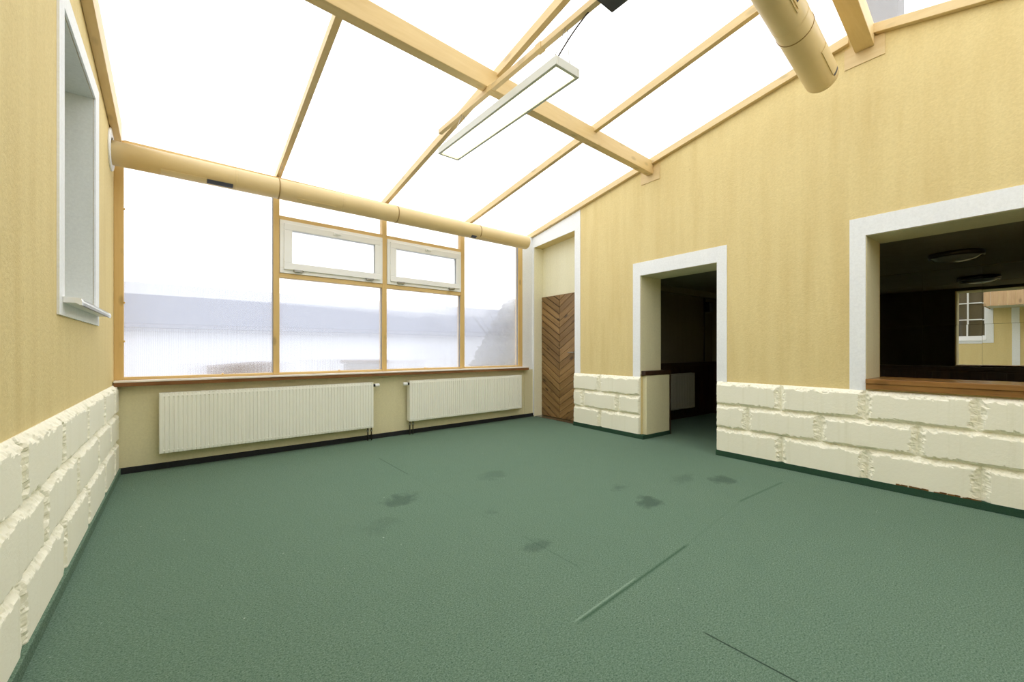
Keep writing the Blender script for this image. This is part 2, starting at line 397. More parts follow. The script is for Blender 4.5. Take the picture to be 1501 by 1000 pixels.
# stone-faced dado as carved blocks
def dado(F, u0, u1, z0, z1, depth, joints, name, parent, seed=0, ends=(True, True), res=.0085):
    nz = max(2, int((z1-z0)/res)); nu = int((u1-u0)/res)
    ch = (z1-z0)/3
    b = bmesh.new()
    rows = []
    lip = .055
    def h(u, z):
        k = min(2, max(0, int((z1-z)/ch)))          # course counted from the top
        zt, zb = z1-k*ch, z1-(k+1)*ch
        js = joints[k]
        edges = list(js) + ([u0] if ends[0] else []) + ([u1] if ends[1] else [])
        p = Vector((u*1.0+seed, z*1.0, seed*3.1))
        e1 = noise.noise(p*26)*.5 + noise.noise(p*60)*.3 + noise.noise(p*9)*.5
        e2 = noise.noise((p+Vector((7,3,1)))*30)*.5 + noise.noise((p+Vector((7,3,1)))*70)*.3 + noise.noise((p+Vector((5,1,9)))*8)*.5
        wt = .036*(1+.95*e1); wb = .025*(1+1.0*e2); wv = .040*(1+.85*e2)
        d = depth
        a = (zt-z)/max(wt, .004); d = min(d, depth*min(1, .12+.88*a))
        if k < 2 or z0 > .2: 
            a = (z-zb)/max(wb, .004); d = min(d, depth*min(1, .02+.98*a))
        for j in edges:
            is_end = (j == u0 or j == u1)
            dist = abs(u-j)
            a = dist/max(wv*(.5 if is_end else 1), .004); d = min(d, depth*min(1, (.55 if is_end else .03)+.9*a))
        if d < depth*.97: d += .005*noise.noise(p*85) + .006*noise.noise(p*38)
        return max(.003, d)
    for j in range(nz+1):
        z = z0 + (z1-z0)*j/nz
        rows.append([b.verts.new(F(u0+(u1-u0)*i/nu, h(u0+(u1-u0)*i/nu, z), z)) for i in range(nu+1)])
    for j in range(nz):
        for i in range(nu):
            b.faces.new([rows[j][i], rows[j][i+1], rows[j+1][i+1], rows[j+1][i]])
    # close top, bottom and ends back to the wall
    def strip(vs):
        back = [b.verts.new(F(u, .0, z)) for (u, z) in vs[1]]
        for i in range(len(back)-1): b.faces.new([vs[0][i], vs[0][i+1], back[i+1], back[i]])
    us = [u0+(u1-u0)*i/nu for i in range(nu+1)]; zs = [z0+(z1-z0)*j/nz for j in range(nz+1)]
    strip((rows[-1], [(u, z1) for u in us])); strip((rows[0], [(u, z0) for u in us]))
    strip(([r[0] for r in rows], [(u0, z) for z in zs])); strip(([r[-1] for r in rows], [(u1, z) for z in zs]))
    bmesh.ops.recalc_face_normals(b, faces=b.faces)
    # make sure the normals face the room
    mid = rows[nz//2][nu//2]
    if mid.normal.dot(F(0,1,0)-F(0,0,0)) < 0: bmesh.ops.reverse_faces(b, faces=b.faces)
    m = MB(); m.merge(b)
    return m.build(name, M['dado'], parent)
dado(R, -1.9, 2.055, .055, .788, .042, ([.19, .814, 1.443, -.44, -1.06], [.496, 1.122, 1.74, -.13, -.75], [.174, .801, 1.434, -.44, -1.06]), 'stone_dado', wall_right, 1, (False, True))
dado(R, 3.043, 4.212, .055, .782, .042, ([3.711], [3.387, 4.026], [3.698]), 'stone_dado', wall_right, 5)
mb = MB(); mb.box((2.0, -.40, .0), (2.0625, -.005, .80), R); mb.build('doorway_lining', M['jamb'], wall_right)
# worn brown edge under the blocks
mb = MB()
for i in range(40):
    s = .16 + .5*random.random(); w_ = .01+.03*random.random(); h_ = .004+.008*random.random()
    mb.box((s, .0425, .0575), (s+w_, .0455, .0585+h_), R)
mb.build('worn_edge', M['rust'], wall_right)

# left wall with two tall windows
mb = MB()
FL = lambda u, n, z: Vector((XL + n, u, z))            # u along y, n into the room
LWH = [(3.045, 4.02, 1.375, 2.86), (.93, 1.90, 1.375, 2.86)]
wall_cells(mb, FL, -2.4, 5.5, -.02, 2.80, -.40, 0, [(a, b_, c_, 2.80) for a, b_, c_, d_ in LWH])
for a, b_ in ((-2.4, .93), (1.90, 3.045), (4.02, 5.5)):
    ys = [a] + ([RIDGE_Y] if a < RIDGE_Y < b_ else []) + [b_]
    mb.prism([(a, 2.80), (b_, 2.80)] + [(y, zr(y)+.06) for y in reversed(ys)], FL, -.40, 0)
for a, b_, c_, d_ in LWH:
    mb.prism([(a, 2.86), (b_, 2.86), (b_, zr(b_)+.06), (a, zr(a)+.06)], FL, -.40, 0)
wall_left = struct(mb.build('wall_left', M['yellow'], origin=(XL, 3, 0)), 'yellow rough plastered wall on the left with a white framed window', 'wall')
dado(FL, 1.75, 5.09, .055, .81, .036, ([2.24, 2.868, 3.536, 4.222, 4.80], [2.537, 3.219, 3.933, 4.55], [2.224, 2.90, 3.56, 4.25, 4.80]), 'stone_dado', wall_left, 11, (False, True))

# end wall behind the camera
mb = MB(); mb.prism([(XL-.4, -.02), (4.8, -.02), (4.8, zr(-2.4)+.06), (XL-.4, zr(-2.4)+.06)], W, -2.6, -2.4)
struct(mb.build('wall_front', M['yellow'], origin=(2, -2.5, 0)), 'plain yellow end wall behind the camera', 'wall')
# parapet under the windows
mb = MB(); mb.box((-.005, -.30, -.02), (5.22, 0, .80), B)
mb.box((4.93, 0, .0), (5.09, .012, .80), B)
wall_back = struct(mb.build('wall_back', M['cream_wall'], origin=B(2.6, 0, 0)), 'low cream painted wall under the glazing, behind the radiators', 'wall')
# white pier at the right end of the glazing
mb = MB(); mb.box((4.897, -.12, .80), (5.19, .0, zr(5.15)-.01), B, .003)
struct(mb.build('trim_1', M['white_trim'], origin=B(5, 0, 0)), 'narrow white painted pier between the glazing and the brown door recess', 'trim')

# floor
mb = MB(); mb.box((-.6, -2.6, -.06), (7.6, 5.35, 0), W)
floor = struct(mb.build('floor', M['carpet'], origin=(2, 2, 0)), 'worn dark green carpet floor with dark stains and seams', 'floor')
# carpet skirting
def skirt(name, boxes, F, label, mat='skirt'):
    mb = MB()
    for a, c in boxes: mb.box(a, c, F, .003)
    o = mb.build(name, M[mat], origin=F(boxes[0][0][0], 0, 0)); struct(o, label, 'baseboard'); return o
skirt('baseboard_right', [((-1.9, .0, .0), (2.055, .046, .057)), ((3.04, .0, .0), (4.21, .046, .057)), ((2.975, -.545, .0), (3.044, .046, .050))], R, 'dark green carpet strip along the foot of the right stone dado')
skirt('baseboard_left', [((1.5, .0, .0), (5.08, .048, .057))], FL, 'green carpet strip along the foot of the left stone dado', 'carpet')
skirt('baseboard_back', [((.03, .0, .0), (5.19, .014, .057))], B, 'black strip along the wall foot below the radiators', 'skirt_dark')

# white surrounds
def surround(F, pts_out, pts_in, n0, n1, name, label):
    """flat band between an outer and an inner open outline (same count)"""
    mb = MB()
    for i in range(len(pts_out)-1):
        a, b_, c_, d_ = pts_out[i], pts_out[i+1], pts_in[i+1], pts_in[i]
        mb.prism([a, b_, c_, d_], F, n0, n1)
    return struct(mb.build(name, M['white_trim'], origin=F(*(pts_out[0][0], 0, pts_out[0][1]))), label, 'trim')
surround(R, [(3.158, .775), (3.158, 2.24), (1.957, 2.24), (1.957, .785)], [(3.047, .775), (3.047, 2.073), (2.063, 2.073), (2.063, .785)], -.003, .007, 'trim_2', 'white painted band round the dark doorway')
surround(R, [(.92, .785), (.92, 2.234), (-1.7, 2.234), (-1.7, .785)], [(.813, .785), (.813, 2.08), (-1.6, 2.08), (-1.6, .785)], -.003, .007, 'trim_3', 'wide white painted band round the serving hatch')
surround(R, [(4.103, .778), (4.103, zr(4.10)-.01), (5.33, zr(5.3)-.01), (5.33, .02)], [(4.217, .778), (4.217, 2.928), (5.188, 2.862), (5.188, .02)], -.003, .007, 'trim_4', 'white painted band round the brown door recess up to the roof slope')

# ------------------------------------------------------------------ glazed window wall
win = struct(empty('window_1', B(2.5, 0, .85)), 'timber framed polycarbonate window wall above the radiators', 'window')
PX = [(0.0, .064), (1.257, 1.315), (2.486, 2.546), (3.680, 3.748), (4.812, 4.898)]
ZT = 3.03
for k, (a, b_) in enumerate(PX):
    mb = MB(); mb.box((a, -.09, .851), (b_, 0, ZT if k else zr(5.05)-.11), B, .004)
    if k == 0: mb.box((a, -.05, 2.9), (b_, -.02, ZT), B)
    mb.build('post', M['post'], win)
mb = MB()
for i in range(4): mb.box((PX[i][1]+.0005, -.085, .851), (PX[i+1][0]-.0005, -.003, .876), B, .003)
mb.build('bottom_rail', M['rail'], win)
mb = MB(); mb.box((PX[0][1]+.001, -.085, 3.00), (PX[4][0], -.003, ZT), B, .003); mb.build('top_rail', M['rail'], win)
for i in (1, 2):
    for (za, zb) in ((1.928, 1.978), (2.568, 2.612)):
        mb = MB(); mb.box((PX[i][1]+.0005, -.085, za), (PX[i+1][0]-.0005, -.002, zb), B, .003); mb.build('transom', M['rail'], win)
def pane(i, za, zb):
    mb = MB(); mb.box((PX[i][1]-.012, -.066, za-.008), (PX[i+1][0]+.012, -.050, zb+.008), B); mb.build('pane', M['wallpane'], win)
pane(0, .876, 3.0); pane(3, .876, 3.0)
for i in (1, 2): pane(i, .876, 1.928); pane(i, 2.612, 3.0)
# thin grey seals on the reveal sides of the posts
mb = MB()
for i in range(4): mb.box((PX[i+1][0]-.006, -.049, .877), (PX[i+1][0]-.0002, -.02, 1.92 if i in (1, 2) else 2.99), B)
mb.build('gasket', M['gasket'], win)
mb = MB()
for (x, z) in ((.066, 1.20), (.066, 2.40), (.066, 1.55), (.80, .878), (1.95, .878), (3.1, .878), (4.81, 1.2), (4.81, 2.5)):
    mb.box((x-.008, -.012, z-.006), (x+.008, .004, z+.010), B, .002)
mb.build('glazing_clip', M['post'], win)

# white tilt windows
def tilt(i, gx0, gx1, gz0, gz1, name, label):
    w = struct(empty(name, B((gx0+gx1)/2, 0, 1.98)), label, 'window')
    x0, x1, z0, z1 = PX[i][1]+.002, PX[i+1][0]-.002, 1.979, 2.567
    def ring(a0, a1, c0, c1, t0, d0, d1, bev):
        mb = MB(); tx0, tx1, tz0, tz1 = t0
        mb.box((a0, d0, c0), (a1, d1, c0+tz0), B, bev); mb.box((a0, d0, c1-tz1), (a1, d1, c1), B, bev)
        mb.box((a0, d0, c0+tz0), (a0+tx0, d1, c1-tz1), B, bev); mb.box((a1-tx1, d0, c0+tz0), (a1, d1, c1-tz1), B, bev)
        return mb
    ring(x0, x1, z0, z1, (.052, .052, .055, .055), -.075, .012, .004).build('frame', M['pvc'], w)
    sash = ring(x0+.036, x1-.036, z0+.040, z1-.036, (gx0-x0-.036, x1-.036-gx1, gz0-z0-.040, z1-.036-gz1), -.05, .034, .006).build('sash', M['pvc'], w)
    mb = MB(); mb.box((gx0-.006, -.012, gz0-.006), (gx1+.006, .0, gz1+.006), B); mb.build('glass', M['glass'], sash)
    mb = MB()
    mb.box((gx0, .0, gz0), (gx1, .010, gz0+.004), B); mb.box((gx1-.005, .0, gz0), (gx1, .012, gz1), B); mb.build('gasket', M['gasket'], sash)
    for x in (x0+.18, x1-.17):
        mb = MB(); mb.box((x-.045, .012, z0+.018), (x+.045, .040, z0+.048), B, .004)
        mb.tube([B(x-.05, .036, z0+.036), B(x+.05, .036, z0+.036)], .008, 10); mb.build('hinge', M['steel'], w)
    xm = (x0+x1)/2
    mb = MB(); mb.box((xm-.03, .034, z1-.085), (xm+.03, .044, z1-.045), B, .003); mb.box((xm-.008, .044, z1-.075), (xm+.055, .058, z1-.058), B, .004)
    mb.build('handle', M['pvc'], sash)
    return w
tilt(1, 1.436, 2.379, 2.095, 2.457, 'window_2', 'left of the two white tilt windows in the timber glazing')
tilt(2, 2.664, 3.585, 2.089, 2.451, 'window_3', 'right of the two white tilt windows in the timber glazing')

# window board
ws = thing('window_sill', B(2.5, .05, .80), 'long brown window board with a pale top edge under the glazing, above both radiators', 'window sill')
mb = MB(); mb.box((-.0005+.004, .0, .797), (4.955, .098, .832), B, .003); mb.build('board', M['sill'], ws)
mb = MB(); mb.box((.004, -.10, .8325), (4.955, .104, .850), B, .004); mb.build('top_edge', M['sillcap'], ws)

# ------------------------------------------------------------------ roof: sheets, rafters, beams
roof = struct(empty('ceiling', (2, 2.5, 3.5)), 'sloping translucent white polycarbonate roof between timber rafters', 'ceiling')
RX = [XL+.0, .842, 2.09, 3.40, 4.66]
def slope_box(mb, x0, x1, y0, y1, lo, hi, bevel=0, xf=None):
    f = xf or (lambda x, y: x)
    mb.hexa([Vector((f(x0,y0), y0, zr(y0)+lo)), Vector((f(x1,y0), y0, zr(y0)+lo)), Vector((f(x1,y1), y1, zr(y1)+lo)), Vector((f(x0,y1), y1, zr(y1)+lo)),
             Vector((f(x0,y0), y0, zr(y0)+hi)), Vector((f(x1,y0), y0, zr(y0)+hi)), Vector((f(x1,y1), y1, zr(y1)+hi)), Vector((f(x0,y1), y1, zr(y1)+hi))], bevel)
edges = [XL-.40, .842, 2.09, 3.40, 4.95]
for i in range(4):
    mb = MB(); slope_box(mb, edges[i]+.004, edges[i+1]-.004, RIDGE_Y+.004, 5.45, .076, .092); mb.build('roof_sheet', M['roofpane'], roof)
    mb = MB(); slope_box(mb, edges[i]+.004, edges[i+1]-.004, -2.62, RIDGE_Y-.004, .076, .092); mb.build('roof_sheet', M['roofpane'], roof)
mb = MB(); slope_box(mb, XL-.4, 4.95, 5.452, 5.50, .0, .10); mb.build('eaves_strip', M['beam'], roof)

def rafter(x0, x1, y0, y1, lo, hi, label, xf=None, cap=None):
    t = thing('rafter', ((x0+x1)/2 if not xf else xf(x0, (y0+y1)/2), (y0+y1)/2, zr((y0+y1)/2)), label, 'rafter', 'timber roof rafters')
    mb = MB(); slope_box(mb, x0, x1, y0, y1, lo, .0755, .003, xf); mb.build('timber', M['rafter'], t)
    return t
YE = 5.36
rafter(XL+.002, XL+.059, RIDGE_Y+.07, 5.03, -.10, .066, 'deep wall rafter running down against the left plaster wall')
rafter(.820, .868, RIDGE_Y+.07, YE+.02, 0, .066, 'rafter left of the hanging light, meeting the glazing above the left tilt window post')
rafter(2.066, 2.114, RIDGE_Y+.07, YE+.04, 0, .066, 'middle rafter directly above the hanging light and the thin level batten')
rafter(3.376, 3.424, RIDGE_Y+.07, YE+.07, 0, .066, 'rafter between the hanging light and the right plaster wall')
xw = lambda x, y: D0 + y*SA/CA - x
rafter(.048, .002, RIDGE_Y+.07, YE+.08, 0, .066, 'wall rafter sloping along the top of the right plaster wall', xw)
rafter(.048, .002, -2.38, RIDGE_Y-.07, 0, .066, 'short wall rafter beyond the ridge beam at the top right corner', xw)

# purlin and ridge beams
b1 = thing('roof_beam', (2.1, 2.80, 3.31), 'heavy timber cross beam passing behind the hanging light and ending in the right wall', 'beam')
yb = lambda x: 2.700 + .0335*x
mb = MB()
x0, x1 = XL+.002, 4.543
mb.hexa([Vector((x0, yb(x0), 3.303)), Vector((x1, yb(x1), 3.303)), Vector((x1, yb(x1)+.085, 3.303)), Vector((x0, yb(x0)+.085, 3.303)),
         Vector((x0, yb(x0), 3.462)), Vector((x1, yb(x1), 3.462)), Vector((x1, yb(x1)+.085, 3.462)), Vector((x0, yb(x0)+.085, 3.462))], .005)
mb.build('timber', M['beam'], b1)
mb = MB(); mb.box((2.765, .0005, 3.217), (3.034, .008, 3.395), R, .001); mb.build('wall_plate', M['rafter'], b1)
b2 = thing('roof_beam', (4.2, .83, 3.64), 'heavy timber ridge beam at the top right edge, beside the large beige duct', 'beam')
yb2 = lambda x: .755 + .037*(x-4.44)
mb = MB(); x0, x1 = XL+.002, 4.437
mb.hexa([Vector((x0, yb2(x0), 3.63)), Vector((x1, yb2(x1), 3.63)), Vector((x1, yb2(x1)+.125, 3.63)), Vector((x0, yb2(x0)+.125, 3.63)),
         Vector((x0, yb2(x0), 3.80)), Vector((x1, yb2(x1), 3.80)), Vector((x1, yb2(x1)+.125, 3.80)), Vector((x0, yb2(x0)+.125, 3.80))], .005)
mb.build('timber', M['beam'], b2)
mb = MB(); mb.box((.69, .0005, 3.528), (.955, .008, 3.70), R, .001); mb.build('wall_plate', M['rafter'], b2)

# level batten that carries the light
bt = thing('batten', (1.99, 2.6, 3.25), 'thin level timber batten under the cross beam carrying the hanging light', 'batten')
mb = MB(); mb.box((1.972, 1.0, 3.256), (2.012, 3.60, 3.298), W, .002); mb.build('timber', M['rafter'], bt)
for y in (2.15, 2.75):
    mb = MB(); mb.box((1.966, y-.03, 3.252), (2.018, y+.03, 3.300), W, .002); mb.build('joint_plate', M['beam'], bt)

# black box at the top edge
bb = thing('equipment_box', (1.99, 1.50, 3.02), 'black plastic box fixed to the batten, cut off by the top edge above the light', 'box')
mb = MB(); mb.box((1.87, 1.32, 3.15), (2.02, 1.545, 3.256), W, .008); mb.build('housing', M['black'], bb)
mb = MB(); mb.box((1.885, 1.335, 3.144), (2.005, 1.53, 3.1495), W, .002); mb.build('front_panel', M['grille'], bb)

# ------------------------------------------------------------------ hanging light
LX0, LX1, LY0, LY1, LZ = 1.857, 2.077, 1.855, 3.40, 2.945
hl = thing('hanging_light', ((LX0+LX1)/2, (LY0+LY1)/2, LZ), 'long white fluorescent light hanging from the batten, switched on', 'lamp')
mb = MB(); e = .022
mb.box((LX0, LY0, LZ), (LX0+e, LY1, LZ+.055), W, .002); mb.box((LX1-e, LY0, LZ), (LX1, LY1, LZ+.055), W, .002)
mb.box((LX0+e, LY0, LZ), (LX1-e, LY0+e, LZ+.055), W, .002); mb.box((LX0+e, LY1-e, LZ), (LX1-e, LY1, LZ+.055), W, .002)
mb.box((LX0+.002, LY0+.002, LZ+.053), (LX1-.002, LY1-.002, LZ+.060), W, .001)
mb.build('housing', M['lampwhite'], hl)
mb = MB(); mb.box((LX0+e+.001, LY0+e+.001, LZ+.020), (LX1-e-.001, LY1-e-.001, LZ+.026), W); mb.build('diffuser', M['diffuser'], hl)
def sag(a, b_, k, n=8):
    a, b_ = Vector(a), Vector(b_)
    return [a.lerp(b_, i/n) + Vector((0, 0, -k*4*(i/n)*(1-i/n))) for i in range(n+1)]
for (x, y) in ((LX0+.03, LY0+.06), (LX1-.03, LY0+.06), (LX0+.03, LY1-.2), (LX1-.03, LY1-.2)):
    mb = MB(); mb.tube([(x, y, LZ+.058), (1.992+(x-1.967)*.12, y-.02, 3.257)], .0024, 6); mb.build('suspension_wire', M['steel'], hl)
mb = MB(); mb.tube(sag((1.93, LY0+.12, LZ+.06), (2.018, 1.66, 3.29), -.03), .0045, 8); mb.build('power_cable', M['iron'], hl)

# ------------------------------------------------------------------ ducts
def strap_ring(c, ax, r, w):
    mb = MB(); mb.lathe([(r-.001, -w/2), (r+.0035, -w/2), (r+.0035, w/2), (r-.001, w/2)], c, ax, 48, False); return mb
DY, DZ, DR = 4.87, 2.81, .102
d1 = thing('ventilation_duct', (2, DY, DZ), 'long beige round duct along the top of the glazing, above the radiators', 'duct')
ax = Vector((1,0,0)); XE = 4.22
mb = MB(); mb.lathe([(0, XL+.004), (DR, XL+.004), (DR, XE-.012), (DR-.004, XE-.003), (DR-.012, XE), (0, XE)], (0, DY, DZ), ax, 64)
mb.build('tube', M['beige'], d1)
for x in (.79, 2.075, 3.30):
    strap_ring((x, DY, DZ), ax, DR, .010).build('strap', M['seamdark'], d1)
for x, k in ((.405, .0), (.425, .0), (1.41, .0), (1.43, 0), (2.62, .0), (3.23, 0)):
    strap_ring((x, DY, DZ), ax, DR-.0022, .004).build('seam', M['beige'], d1)
mb = MB(); mb.lathe([(DR, XL+.001), (.176, XL+.001), (.176, XL+.010), (.172, XL+.013), (DR, XL+.013)], (0, 4.875, 2.835), ax, 64, False); mb.build('wall_collar', M['white_trim'], d1)
def duct_patch(c, axd, r, up, x0, x1, a0, a1, h, seg=8):
    """curved plate on the duct between angles a0..a1 measured from 'up'"""
    axd = Vector(axd).normalized(); up = Vector(up).normalized(); w = axd.cross(up).normalized(); up = w.cross(axd)
    b = bmesh.new(); g = []
    for rr in (r-.002, r+h):
        for x in (x0, x1):
            g.append([b.verts.new(Vector(c)+axd*x+(up*math.cos(a0+(a1-a0)*k/seg)+w*math.sin(a0+(a1-a0)*k/seg))*rr) for k in range(seg+1)])
    for k in range(seg):
        b.faces.new([g[2][k], g[2][k+1], g[3][k+1], g[3][k]]); b.faces.new([g[0][k], g[0][k+1], g[1][k+1], g[1][k]])
        b.faces.new([g[0][k], g[0][k+1], g[2][k+1], g[2][k]]); b.faces.new([g[1][k], g[1][k+1], g[3][k+1], g[3][k]])
    for k in (0, seg): b.faces.new([g[0][k], g[1][k], g[3][k], g[2][k]])
    bmesh.ops.recalc_face_normals(b, faces=b.faces)
    m = MB(); m.merge(b); return m
# angles: 0 = up, positive turns toward -y for axis +x (up x ax)
def patch1(x0, x1, a0, a1, h=.004): return duct_patch((0, DY, DZ), (1,0,0), DR, (0,0,1), x0, x1, a0, a1, h)
dn = math.radians
patch1(-.12, .40, dn(150), dn(152), .004).build('slide_track', M['beige'], d1)
patch1(.19, .392, dn(138), dn(165), .006).build('air_grille', M['grille'], d1)
patch1(-.14, .185, dn(136), dn(168), .004).build('slide_cover', M['beige'], d1)
patch1(3.16, 3.24, dn(140), dn(165), .006).build('air_grille', M['grille'], d1)
patch1(3.245, 3.7, dn(138), dn(166), .004).build('slide_cover', M['beige'], d1)
patch1(.95, 1.35, dn(140), dn(166), .004).build('slide_cover', M['beige'], d1)
for x in (.445, .79, 2.075, 3.36):
    zt = zr(DY-.04)+(.07 if x == .445 else .001); xt = {.445: .52, .79: .83, 2.075: 2.09, 3.36: 3.39}[x]
    mb = MB(); mb.tube([(x, DY, DZ+DR-.004), (xt, DY-.04, zt)], .0016, 6); mb.build('hanger_wire', M['wire'], d1)

P2 = Vector((4.07, 1.017, 3.334)); A2 = Vector((1, .02, -.0843)).normalized(); R2 = .1145
d2 = thing('ventilation_duct', P2, 'large beige round duct at the top right, beside the ridge beam end', 'duct')
T_END = .0
mb = MB(); mb.lathe([(0, -2.9), (R2, -2.9), (R2, T_END-.014), (R2-.004, T_END-.004), (R2-.012, T_END), (0, T_END)], P2, A2, 64); mb.build('tube', M['beige'], d2)
for x in (-.70,):
    strap_ring(P2+A2*x, A2, R2, .006).build('strap', M['seamdark'], d2)
for x in (-.82, -.83, -.03): strap_ring(P2+A2*x, A2, R2-.0022, .004).build('seam', M['beige'], d2)
def patch2(x0, x1, a0, a1, h=.004): return duct_patch(P2, A2, R2, (0,0,1), x0, x1, a0, a1, h)
patch2(-.10, -.07, dn(92), dn(122), .003).build('air_grille', M['grille'], d2)
patch2(-.42, -.102, dn(90), dn(126), .006).build('slide_cover', M['beige'], d2)
patch2(-1.04, -.99, dn(100), dn(122), .003).build('air_grille', M['grille'], d2)
patch2(-1.5, -.95, dn(126), dn(129), .005).build('slide_track', M['beige'], d2)
patch2(-1.5, -.93, dn(133), dn(136), .005).build('slide_track', M['beige'], d2)
mb = MB(); mb.tube([P2+A2*(-.70)+Vector((0,0,R2)), (3.40, .99, 3.70)], .0018, 6); mb.build('hanger_wire', M['wire'], d2)

# ------------------------------------------------------------------ radiators
def radiator(F, x0, x1, z0, z1, d0, d1, label, valve, loc, group='panel radiators', mat='radiator'):
    r = thing('radiator', loc, label, 'radiator', group)
    # fluted front panel
    n = int(round((x1-x0-.04)/.0333)); pitch = (x1-x0-.04)/n
    prof = [(x0, d1-.012), (x0+.004, d1-.002), (x0+.012, d1)]
    x = x0+.02
    for i in range(n):
        prof += [(x+pitch*.30, d1), (x+pitch*.40, d1-.0075), (x+pitch*.60, d1-.0075), (x+pitch*.70, d1)]
        x += pitch
    prof += [(x1-.012, d1), (x1-.004, d1-.002), (x1, d1-.012)]
    b = bmesh.new()
    zl = [z0, z0+.004, z0+.028, z0+.036, z1-.036, z1-.028, z1-.004, z1]
    def dep(d, k): return {0: d1-.012, 1: d1-.002, 2: d1, 5: d1, 6: d1-.002, 7: d1-.012}.get(k, d) if k in (0,1,2,5,6,7) else d
    g = [[b.verts.new(F(px, min(pd, dep(pd, k)) if k in (0,1,6,7) else dep(pd, k) if not (px <= x0+.005 or px >= x1-.005) else pd, z)) for (px, pd) in prof] for k, z in enumerate(zl)]
    for k in range(len(zl)-1):
        for i in range(len(prof)-1): b.faces.new([g[k][i], g[k][i+1], g[k+1][i+1], g[k+1][i]])
    bmesh.ops.recalc_face_normals(b, faces=b.faces)
    m = MB(); m.merge(b); m.box((x0+.004, d1-.022, z0+.004), (x1-.004, d1-.013, z1-.004), F); m.build('front_panel', M[mat], r)
    m = MB(); m.box((x0+.01, d0+.012, z0+.01), (x1-.01, d0+.024, z1-.02), F, .003); m.build('rear_panel', M[mat], r)
    m = MB()
    for i in range(int((x1-x0)/.06)): 
        xx = x0+.04+i*.06
        if xx < x1-.03: m.box((xx, d0+.0245, z0+.04), (xx+.002, d1-.0225, z1-.06), F)
    m.build('convector_fins', M[mat], r)
    m = MB()
    m.box((x0, d0+.006, z1-.004), (x1, d0+.016, z1+.004), F, .001); m.box((x0, d1-.014, z1-.003), (x1, d1-.004, z1+.004), F, .001)
    k = 0; xx = x0
    while xx < x1-.006: m.box((xx, d0+.016, z1-.002), (xx+.006, d1-.014, z1+.003), F); xx += .022
    m.build('top_grille', M[mat], r)
    for xa in (x0, x1-.0015):
        m = MB(); m.box((xa-.0005, d0+.008, z0+.01), (xa+.001, d1-.014, z1-.004), F); m.build('side_cover', M[mat], r)
    for xa in (x0+.25, x1-.25):
        m = MB(); m.box((xa-.02, .0005, z0+.08), (xa+.02, d0+.0115, z1-.08), F, .002); m.build('wall_bracket', M[mat], r)
    if valve:
        side = 1 if valve > 0 else -1; xe = x1+.0012 if side > 0 else x0-.0012
        zv = z1-.035; dm = (d0+d1)/2+.02
        axd = F(side, 0, 0)-F(0, 0, 0)
        m = MB(); m.lathe([(0, 0), (.017, 0), (.017, .022), (0, .022)], F(xe, dm, zv), axd, 20, False); tv = m.build('thermostat_valve', M['black'], r)
        m = MB(); m.lathe([(0, .0222), (.019, .0222), (.021, .03), (.021, .068), (.019, .076), (0, .078)], F(xe, dm, zv), axd, 24); m.build('valve_head', M['pvc'], tv)
        xp = x1-.03 if side > 0 else x0+.03
        for dx in (-.025*side*0-.018, .032):
            m = MB(); xx = xp-side*abs(dx) if dx > 0 else xp+side*.012
            m.tube([F(xx, dm-.01, z0+.02), F(xx, dm-.01, .006)], .0075, 12); p = m.build('pipe', M['iron'], r)
            m = MB(); m.lathe([(.0076, 0), (.014, 0), (.014, .02), (.0076, .02)], F(xx, dm-.01, z0-.045), (0,0,1), 6, False); m.build('pipe_nut', M['steel'], p)
    return r
radiator(B, .308, 2.326, .162, .720, .034, .122, 'wider white ribbed panel radiator under the left and middle glazing', 1, B(1.3, .06, 0))
radiator(B, 2.807, 4.778, .182, .716, .034, .122, 'white ribbed panel radiator nearest the brown door, under the right glazing', -1, B(3.8, .06, 0))

